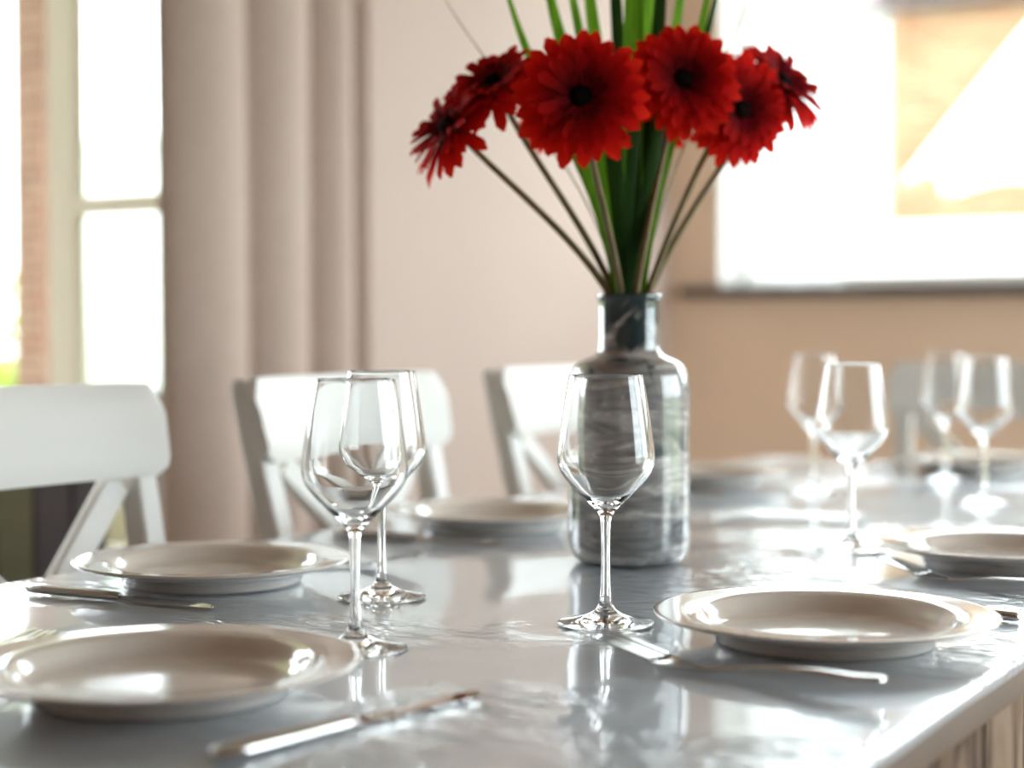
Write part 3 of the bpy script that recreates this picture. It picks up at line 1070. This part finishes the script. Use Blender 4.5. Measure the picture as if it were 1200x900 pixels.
# ------------------------------------------------------------------ wine glasses (height 22 cm)
foot_p = [(0, 0.0004), (0.030, 0.0002), (0.0405, 0.0), (0.0424, 0.0006), (0.0428, 0.0014), (0.0420, 0.0022)]
foot_q = smooth_profile([(0.0420, 0.0022), (0.033, 0.0036), (0.022, 0.0062), (0.012, 0.0105), (0.0068, 0.0165), (0.0050, 0.024)], 5)
stem_p = smooth_profile([(0.0050, 0.024), (0.0042, 0.036), (0.0038, 0.058), (0.0040, 0.078), (0.0047, 0.091)], 5)
bowl_o = smooth_profile([(0.0047, 0.091), (0.0068, 0.0975), (0.0118, 0.1035), (0.0205, 0.1120), (0.0300, 0.1215), (0.0382, 0.1315), (0.0422, 0.1400), (0.0432, 0.1465), (0.0427, 0.1545),
                         (0.0400, 0.175), (0.0364, 0.198), (0.0326, 0.2195)], 5)
bowl_i = smooth_profile([(0.0312, 0.2196), (0.0351, 0.198), (0.0387, 0.175), (0.0413, 0.1550), (0.0418, 0.1468), (0.0408, 0.1405), (0.0368, 0.1325), (0.0288, 0.1233), (0.0195, 0.1146), (0.0100, 0.1080), (0.0040, 0.1062), (0, 0.1060)], 5)
rim = [(0.0325, 0.2199), (0.0319, 0.2202), (0.0314, 0.2200)]
gfoot = to_mesh(lathe(foot_p[:-1] + foot_q, 72), 'foot', MAT['glass'], True)
gstem = to_mesh(lathe(stem_p, 48), 'stem', MAT['glass'], True)
gbowl = to_mesh(lathe(bowl_o + rim + bowl_i, 96), 'bowl', MAT['glass'], True)


GG = 'empty wine glasses on the table'
GLASSES = [
    (1.127, 0.806, 'empty wine glass nearest the viewer, front one of the overlapping pair'),
    (1.360, 0.941, 'empty wine glass directly behind the front one of the overlapping pair'),
    (1.338, 0.686, 'sharp empty wine glass in the centre, in front of the marbled vase'),
    (1.937, 0.668, 'blurred empty wine glass right of the vase, larger of the two standing close together'),
    (2.600, 0.960, 'blurred empty wine glass right of the vase, smaller and farther of the two close together'),
    (2.551, 0.675, 'blurred empty wine glass farthest to the right'),
    (2.908, 0.836, 'faint empty wine glass before the far plate, behind the rightmost glass'),
]
for x, y, lab in GLASSES:
    r = tag(empty('wine_glass', (x, y, TS), random.uniform(0, 1)), lab, 'wine glass', GG)
    link('foot', gfoot, r)
    link('stem', gstem, r)
    link('bowl', gbowl, r)


# ------------------------------------------------------------------ cutlery
def flat_section(x, y0, z0, w, t, n=8):
    """rounded oblong loop across local y at local x"""
    return [Vector((x, y0 + w / 2 * math.cos(2 * PI * k / n + PI / n), z0 + t / 2 * math.sin(2 * PI * k / n + PI / n))) for k in range(n)]


def make_knife():
    r = empty('table_knife')                                        # handle end at -x, tip at +x, length 0.225
    bm = bmesh.new()
    add_loft(bm, [flat_section(x, 0, z, w, t, 10) for x, z, w, t in ((-0.113, 0.0048, 0.008, 0.005), (-0.110, 0.0050, 0.0145, 0.0092), (-0.09, 0.0052, 0.0165, 0.0102), (-0.05, 0.0050, 0.0150, 0.0098),
                                                                      (-0.02, 0.0048, 0.0130, 0.0094), (-0.006, 0.0046, 0.0110, 0.0086), (0.0, 0.0042, 0.009, 0.0060))])
    link('handle', to_mesh(bm, 'handle', MAT['steel'], True, 60), r)
    bm = bmesh.new()
    secs = []
    for x, w, y0 in ((-0.001, 0.010, 0), (0.008, 0.014, 0.001), (0.02, 0.0185, 0.0022), (0.06, 0.0200, 0.0022), (0.085, 0.0185, 0.0012), (0.100, 0.0135, -0.0014), (0.108, 0.007, -0.004), (0.1115, 0.002, -0.0062)):
        secs.append([Vector((x, y0 - w / 2, 0.0008)), Vector((x, y0 - w / 2 - 0.0004, 0.0030)), Vector((x, y0, 0.0056)), Vector((x, y0 + w / 2, 0.0030)), Vector((x, y0 + w / 2 - 0.002, 0.0012))])
    add_loft(bm, secs)
    link('blade', to_mesh(bm, 'blade', MAT['steel'], True, 30), r)
    return r


def make_fork():
    r = empty('table_fork')                                         # handle end at -x, tines at +x, length 0.21
    bm = bmesh.new()
    add_loft(bm, [flat_section(x, 0, z, w, t, 10) for x, z, w, t in ((-0.106, 0.0128, 0.009, 0.003), (-0.103, 0.0128, 0.016, 0.004), (-0.09, 0.0122, 0.019, 0.0038), (-0.06, 0.0120, 0.0150, 0.0038),
                                                                      (-0.03, 0.0095, 0.0095, 0.0038), (0.0, 0.0055, 0.0070, 0.0040), (0.018, 0.0030, 0.0075, 0.0040), (0.026, 0.0024, 0.010, 0.0032))])
    link('handle', to_mesh(bm, 'handle', MAT['steel'], True, 60), r)
    bm = bmesh.new()
    # head plate rising from the neck
    hs = ((0.026, 0.0024, 0.010), (0.034, 0.0020, 0.018), (0.042, 0.0022, 0.0235), (0.052, 0.0038, 0.0250), (0.058, 0.0050, 0.0252))
    add_loft(bm, [[Vector((x, -w / 2, z - 0.001 + 0.001)), Vector((x, 0, z - 0.0016)), Vector((x, w / 2, z)), Vector((x, w / 2, z + 0.0016)), Vector((x, 0, z + 0.0004)), Vector((x, -w / 2, z + 0.0016))] for x, z, w in hs])
    for k in range(4):
        y = -0.0103 + k * 0.00687
        secs = []
        for x, z, w in ((0.055, 0.0044, 0.0046), (0.070, 0.0076, 0.0042), (0.085, 0.0106, 0.0038), (0.098, 0.0128, 0.0030), (0.104, 0.0134, 0.0014)):
            zz = z + 0.0006 * abs(k - 1.5)
            secs.append([Vector((x, y - w / 2, zz)), Vector((x, y + w / 2, zz)), Vector((x, y + w / 2, zz + 0.0018)), Vector((x, y - w / 2, zz + 0.0018))])
        add_loft(bm, secs)
    link('tines', to_mesh(bm, 'tines', MAT['steel'], True, 40), r)
    return r


def lay(proto, used, ax, ay, bx, by, lab, cat, grp):
    """lay the piece so that its length runs from (ax, ay) at the handle towards (bx, by)"""
    o = copy_tree(proto) if used else proto
    o.location = ((ax + bx) / 2, (ay + by) / 2, TS - 0.0002)
    k = math.hypot(bx - ax, by - ay) / (0.225 if cat == 'knife' else 0.210)
    o.scale = (k, k, k)
    o.rotation_euler = (0, 0, math.atan2(by - ay, bx - ax))
    tag(o, lab, cat, grp)
    return o


knife = make_knife()
KG = 'steel table knives beside the plates'
for i, (ax, ay, bx, by, lab) in enumerate([
        (1.208, 1.258, 1.222, 1.030, 'steel table knife between the two nearest left plates, handle towards the table edge'),
        (0.783, 0.664, 1.021, 0.629, 'blurred steel table knife at the bottom of the photo beside the nearest plate'),
        (1.728, 1.270, 1.776, 1.050, 'steel table knife before the plate left of the vase'),
        (1.530, 0.372, 1.540, 0.590, 'steel table knife behind the right front plate, only its handle showing'),
        (2.480, 1.28, 2.48, 1.06, 'steel table knife behind the vase beside the third plate'),
        (3.24, 1.03, 3.02, 1.03, 'steel table knife left of the far end plate')]):
    lay(knife, i > 0, ax, ay, bx, by, lab, 'knife', KG)
fork = make_fork()
FG = 'steel table forks beside the plates'
for i, (ax, ay, bx, by, lab) in enumerate([
        (1.156, 0.375, 1.198, 0.620, 'bright steel table fork lying before the right front plate, tines towards the centre glass'),
        (1.685, 0.365, 1.768, 0.575, 'steel table fork before the plate at the right edge'),
        (1.52, 1.245, 1.532, 1.010, 'steel table fork behind the second plate, tines showing past the rear wine glass'),
        (0.765, 1.012, 0.997, 1.018, 'steel table fork hidden behind the nearest plate, only tine tips showing'),
        (2.83, 1.26, 2.83, 1.03, 'steel table fork right of the third plate near the small far wine glass'),
        (3.24, 0.68, 3.02, 0.68, 'steel table fork right of the far end plate')]):
    lay(fork, i > 0, ax, ay, bx, by, lab, 'fork', FG)

# ------------------------------------------------------------------ vase
VX, VY = 1.716, 0.851
vp = smooth_profile([(0.050, 0.0004), (0.0585, 0.003), (0.0655, 0.012), (0.0680, 0.028), (0.0682, 0.06), (0.0682, 0.12), (0.0682, 0.175), (0.0678, 0.195), (0.0650, 0.211), (0.0580, 0.2225),
                     (0.0470, 0.2285), (0.0385, 0.2325), (0.0350, 0.2385), (0.0342, 0.25), (0.0342, 0.275), (0.0345, 0.288), (0.0356, 0.2935), (0.0366, 0.2965), (0.0360, 0.2995), (0.0335, 0.3000)], 5)
vin = [(0.0312, 0.2990), (0.0305, 0.29), (0.0302, 0.24), (0.036, 0.226), (0.056, 0.215), (0.0625, 0.19), (0.0625, 0.03), (0.052, 0.010), (0, 0.009)]
vase_root = tag(empty('vase', (VX, VY, TS), 0.9), 'bottle-shaped glass vase with grey and white marbled swirls holding red flowers', 'vase')
link('body', to_mesh(lathe([(0, 0.0004)] + vp + vin, 96), 'body', MAT['marble'], True), vase_root)


# ------------------------------------------------------------------ gerberas
def petal_mesh(name, r0, r1, width, lift, curl, seed, notch=True):
    """a ray floret lying along +x from radius r0 to r1, rising by lift and arching back by curl at the tip"""
    rnd = random.Random(seed)
    bm = bmesh.new()
    nl, nw = 7, 4
    rows = []
    for i in range(nl + 1):
        t = i / nl
        wt = width * (0.35 + 0.65 * math.sin(PI * min(1, t * 0.62 + 0.02))) * (1.0 if t < 0.82 else math.sqrt(max(0.0, 1 - ((t - 0.82) / 0.2) ** 2)))
        x = r0 + (r1 - r0) * t
        z = lift * t - curl * t * t
        row = []
        for j in range(nw + 1):
            s = -1 + 2 * j / nw
            dx = 0
            if i == nl and notch:
                dx = (-0.0025, 0.0, -0.0016, 0.0004, -0.003)[j]
            ridge = 0.0012 * math.cos(s * PI * 1.0) * math.sin(PI * t)
            row.append(bm.verts.new((x + dx, s * wt / 2, z + 0.0025 * s * s * (1 - 0.4 * t) + ridge)))
        rows.append(row)
    for i in range(nl):
        for j in range(nw):
            bm.faces.new((rows[i][j], rows[i + 1][j], rows[i + 1][j + 1], rows[i][j + 1]))
    return to_mesh(bm, name, MAT['petal'], True)


OUT_ME = [petal_mesh('petal', 0.010, 0.0680 + d, 0.0150, 0.010 + l, 0.012 + c, s) for s, (d, l, c) in enumerate(((0, 0, 0), (-0.003, 0.004, 0.002), (0.002, -0.002, 0.004)))]
MID_ME = [petal_mesh('petal', 0.009, 0.0580 + d, 0.0135, 0.016 + l, 0.010, 5 + s) for s, (d, l) in enumerate(((0, 0), (-0.004, 0.004), (0.003, -0.003)))]
TOP_ME = petal_mesh('petal', 0.009, 0.046, 0.0125, 0.017, 0.007, 9)
INN_ME = petal_mesh('floret', 0.008, 0.0265, 0.0052, 0.0125, 0.003, 11, False)


def florets_mesh(seed):
    rnd = random.Random(seed)
    bm = bmesh.new()
    for k in range(34):
        tmp = bmesh.new()
        tmp.from_mesh(INN_ME)
        M = Matrix.Rotation(2 * PI * k / 17 + rnd.uniform(-0.1, 0.1), 4, 'Z') @ Matrix.Translation((0, 0, 0.002 + rnd.uniform(0, 0.003))) @ Matrix.Scale(rnd.uniform(0.7, 1.05), 4)
        tmp.transform(M)
        me = bpy.data.meshes.new('t')
        tmp.to_mesh(me)
        tmp.free()
        bm.from_mesh(me)
        bpy.data.meshes.remove(me)
    return to_mesh(bm, 'inner_florets', MAT['florets'], True)


MAT['florets'] = plain('floret_crimson', (0.16, 0.003, 0.008), 0.8, var=0.3, scale=120, spec=0.05)
FLOR = [florets_mesh(1), florets_mesh(2)]
bm = lathe([(0, 0.0075), (0.004, 0.0072), (0.008, 0.0060), (0.0108, 0.0035), (0.0112, 0.0)], 24)
for v in bm.verts:
    v.co.z += 0.0006 * math.sin(v.co.x * 1900) * math.cos(v.co.y * 1900)
DISC_ME = to_mesh(bm, 'disc', MAT['flower_disc'], True)
CAL_ME = to_mesh(lathe([(0.0035, -0.022), (0.0055, -0.019), (0.010, -0.013), (0.0150, -0.006), (0.0185, 0.001), (0.017, 0.0015), (0.0, 0.0)], 24), 'calyx', MAT['calyx_green'], True, 60)


def bezier(p0, p1, p2, p3, n):
    out = []
    for i in range(n + 1):
        t = i / n
        out.append(p0 * (1 - t) ** 3 + p1 * 3 * t * (1 - t) ** 2 + p2 * 3 * t * t * (1 - t) + p3 * t ** 3)
    return out


CAMR = Vector((0.50453, -0.86340, 0))     # directions as one looks at the table: right, up, towards the viewer
CAMT = Vector((-0.86340, -0.50453, 0))
UP = Vector((0, 0, 1))
RIMZ = TS + 0.299
VC = Vector((VX, VY, 0))


def gerbera(centre, face, scale, rim_off, bend, lab, seed, droop=0.0):
    """centre: head position; face: (right, up, towards viewer); rim_off: where its stem leaves the vase mouth (right, towards viewer)"""
    rnd = random.Random(seed)
    c = Vector(centre)
    d = (CAMR * face[0] + UP * face[1] + CAMT * face[2]).normalized()
    root = tag(empty('gerbera', c), lab, 'flower', 'red gerberas in the vase')
    q = d.to_track_quat('Z', 'Y')
    root.rotation_mode = 'QUATERNION'
    root.rotation_quaternion = q
    root.scale = (scale, scale, scale)
    no, nm = 24, 20
    for k in range(no):
        o = link('petal', OUT_ME[k % 3], root)
        o.rotation_euler = (rnd.uniform(-0.12, 0.12), rnd.uniform(-0.05, 0.10) + droop, 2 * PI * k / no + rnd.uniform(-0.05, 0.05))
        o.location = (0, 0, rnd.uniform(-0.0015, 0.001))
    for k in range(nm):
        o = link('petal', MID_ME[k % 3], root)
        o.rotation_euler = (rnd.uniform(-0.15, 0.15), rnd.uniform(-0.10, 0.08) + droop * 0.7, 2 * PI * (k + 0.5) / nm + rnd.uniform(-0.06, 0.06))
        o.location = (0, 0, 0.0025 + rnd.uniform(-0.001, 0.001))
    for k in range(16):
        o = link('petal', TOP_ME, root)
        o.rotation_euler = (rnd.uniform(-0.2, 0.2), rnd.uniform(-0.16, 0.06) + droop * 0.4, 2 * PI * k / 16 + rnd.uniform(-0.1, 0.1))
        o.location = (0, 0, 0.0045)
    tag(link('inner_florets', FLOR[seed % 2], root), kind='stuff')
    link('disc', DISC_ME, root, (0, 0, 0.004))
    link('calyx', CAL_ME, root)
    # stem in world space, brought into the head's frame
    M = (Matrix.Translation(c) @ q.to_matrix().to_4x4() @ Matrix.Scale(scale, 4)).inverted()
    pr = VC + CAMR * rim_off[0] + CAMT * rim_off[1] + UP * RIMZ
    pb = VC - CAMR * rim_off[0] * 0.7 - CAMT * rim_off[1] * 0.7 + UP * (TS + 0.05)
    pe = c - d * 0.019 * scale
    dirn = (pr - pb).normalized()
    L = (pe - pr).length
    pts = [pb] + bezier(pr, pr + dirn * L * 0.12 + (pe - pr) * 0.22, pe - d * L * bend * 0.7 - (pe - pr) * 0.16 - UP * L * 0.03, pe, 18)
    bm = bmesh.new()
    rad = [0.0042] + [0.0042 - 0.0010 * i / 18 for i in range(19)]
    add_tube(bm, [M @ p for p in pts], [r / scale for r in rad], 10)
    link('stem', to_mesh(bm, 'stem', MAT['stem_green'], True, 60), root)
    return root


gerbera((1.590, 0.846, 1.254), (-0.03, 0.10, 1), 1.10, (-0.010, 0.019), 0.16, 'largest red gerbera facing the viewer, above the vase', 1)
gerbera((1.708, 0.783, 1.282), (0.10, 0.22, 1), 1.0, (0.006, 0.020), 0.16, 'red gerbera facing the viewer right of the largest one', 2)
gerbera((1.605, 0.960, 1.277), (-0.42, 0.72, 0.55), 1.0, (-0.016, -0.006), 0.22, 'red gerbera tilted upwards left of the largest one', 3, 0.12)
gerbera((1.580, 1.002, 1.231), (-0.74, 0.52, 0.42), 1.0, (-0.022, 0.004), 0.22, 'leftmost red gerbera seen from its side on a long slanting stem', 4, 0.14)
gerbera((1.786, 0.749, 1.257), (0.38, -0.06, 0.92), 0.98, (0.020, 0.006), 0.16, 'red gerbera turned to the right with petals hanging, before the bright window', 5)
gerbera((1.860, 0.729, 1.293), (0.54, 0.60, 0.55), 1.0, (0.022, -0.006), 0.22, 'rightmost red gerbera seen edge on against the bright window', 6, 0.10)
gerbera((1.827, 0.996, 1.276), (-0.2, 0.35, -0.9), 0.86, (-0.008, -0.014), 0.16, 'red gerbera turned away behind the largest one', 7)
gerbera((1.879, 0.906, 1.271), (0.1, 0.30, -0.9), 0.86, (0.010, -0.016), 0.16, 'red gerbera turned away behind the right facing one', 8)


# ------------------------------------------------------------------ long leaves and grass in the vase
def blade(name, rim_off, tip, width, mat, lab, cat, grp, arch=0.3, seed=0):
    """tip: (right, towards viewer, height above the vase mouth)"""
    rnd = random.Random(seed)
    pr = VC + CAMR * rim_off[0] + CAMT * rim_off[1] + UP * RIMZ
    pt = VC + CAMR * tip[0] + CAMT * tip[1] + UP * (RIMZ + tip[2])
    pb = VC - CAMR * rim_off[0] * 0.6 - CAMT * rim_off[1] * 0.6 + UP * (TS + 0.04)
    L = (pt - pr).length
    pts = [pb] + bezier(pr, pr + (pr - pb).normalized() * L * 0.35, pt - UP * L * arch - (pt - pr).normalized() * L * 0.1, pt, 16)
    side = (CAMR * math.cos(rnd.uniform(-0.7, 0.7)) + CAMT * math.sin(rnd.uniform(-0.7, 0.7))).normalized()
    bm = bmesh.new()
    rows = []
    for i, p in enumerate(pts):
        t = i / (len(pts) - 1)
        w = width * (0.55 + 0.45 * math.sin(PI * min(1, t * 0.8 + 0.15))) * (1 if t < 0.6 else max(0.02, 1 - ((t - 0.6) / 0.4) ** 1.6))
        tang = (pts[min(i + 1, len(pts) - 1)] - pts[max(i - 1, 0)]).normalized()
        nrm = tang.cross(side).normalized()
        rows.append([bm.verts.new(p - side * w / 2 - pr), bm.verts.new(p - nrm * w * 0.16 - pr), bm.verts.new(p + side * w / 2 - pr)])
    for A, B in zip(rows[:-1], rows[1:]):
        bm.faces.new((A[0], A[1], B[1], B[0]))
        bm.faces.new((A[1], A[2], B[2], B[1]))
    o = link(name, to_mesh(bm, name, mat, True), None, pr)
    return tag(o, lab, cat, grp)


ORD = ('first', 'second', 'third', 'fourth', 'fifth', 'sixth', 'seventh', 'eighth', 'ninth', 'tenth', 'eleventh')
G1 = 'long green grass blades rising out of the vase'
for i, (ro, tp, w, mt) in enumerate([
        ((-0.014, 0.0), (-0.150, -0.02, 0.42), 0.012, 'grass'),
        ((-0.010, -0.006), (-0.105, -0.05, 0.47), 0.017, 'grass'),
        ((-0.006, 0.004), (-0.082, -0.03, 0.50), 0.014, 'grass'),
        ((-0.006, -0.010), (-0.055, -0.06, 0.52), 0.019, 'grass'),
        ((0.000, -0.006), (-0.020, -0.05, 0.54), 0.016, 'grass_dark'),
        ((0.002, 0.002), (0.006, -0.02, 0.55), 0.026, 'grass'),
        ((0.006, -0.004), (0.028, -0.04, 0.54), 0.024, 'grass'),
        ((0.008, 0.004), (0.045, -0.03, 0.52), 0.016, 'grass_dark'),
        ((0.010, -0.008), (0.075, -0.05, 0.50), 0.015, 'grass'),
        ((0.014, 0.000), (0.105, -0.03, 0.46), 0.012, 'grass'),
        ((0.012, -0.010), (0.120, -0.06, 0.46), 0.010, 'grass_dark')]):
    blade('grass_blade', ro, tp, w, MAT[mt], ORD[i] + ' green grass blade from the left above the flowers', 'grass', G1, 0.3, 20 + i)
blade('grass_blade', (-0.016, -0.004), (-0.240, -0.04, 0.42), 0.0024, MAT['grass_pale'], 'thin pale grass stalk leaning far left above the flowers', 'grass', None, 0.2, 40)
blade('grass_blade', (0.016, -0.004), (0.165, -0.05, 0.44), 0.0022, MAT['grass_pale'], 'thin pale grass stalk leaning right above the flowers', 'grass', None, 0.2, 41)
G2 = 'broad dark leaves between the flower stems'
for i, (ro, tp, w, mt) in enumerate([
        ((-0.013, 0.006), (-0.062, 0.05, 0.21), 0.013, 'grass'),
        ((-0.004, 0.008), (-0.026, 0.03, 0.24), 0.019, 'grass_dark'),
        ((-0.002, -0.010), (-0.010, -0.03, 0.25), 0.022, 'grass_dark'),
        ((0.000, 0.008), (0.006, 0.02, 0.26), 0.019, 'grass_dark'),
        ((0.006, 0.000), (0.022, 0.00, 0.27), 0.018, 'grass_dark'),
        ((0.005, 0.008), (0.036, 0.02, 0.24), 0.019, 'grass_dark')]):
    blade('long_leaf', ro, tp, w, MAT[mt], ORD[i] + ' broad leaf from the left among the gerbera stems', 'leaf', G2, 0.3, 60 + i)
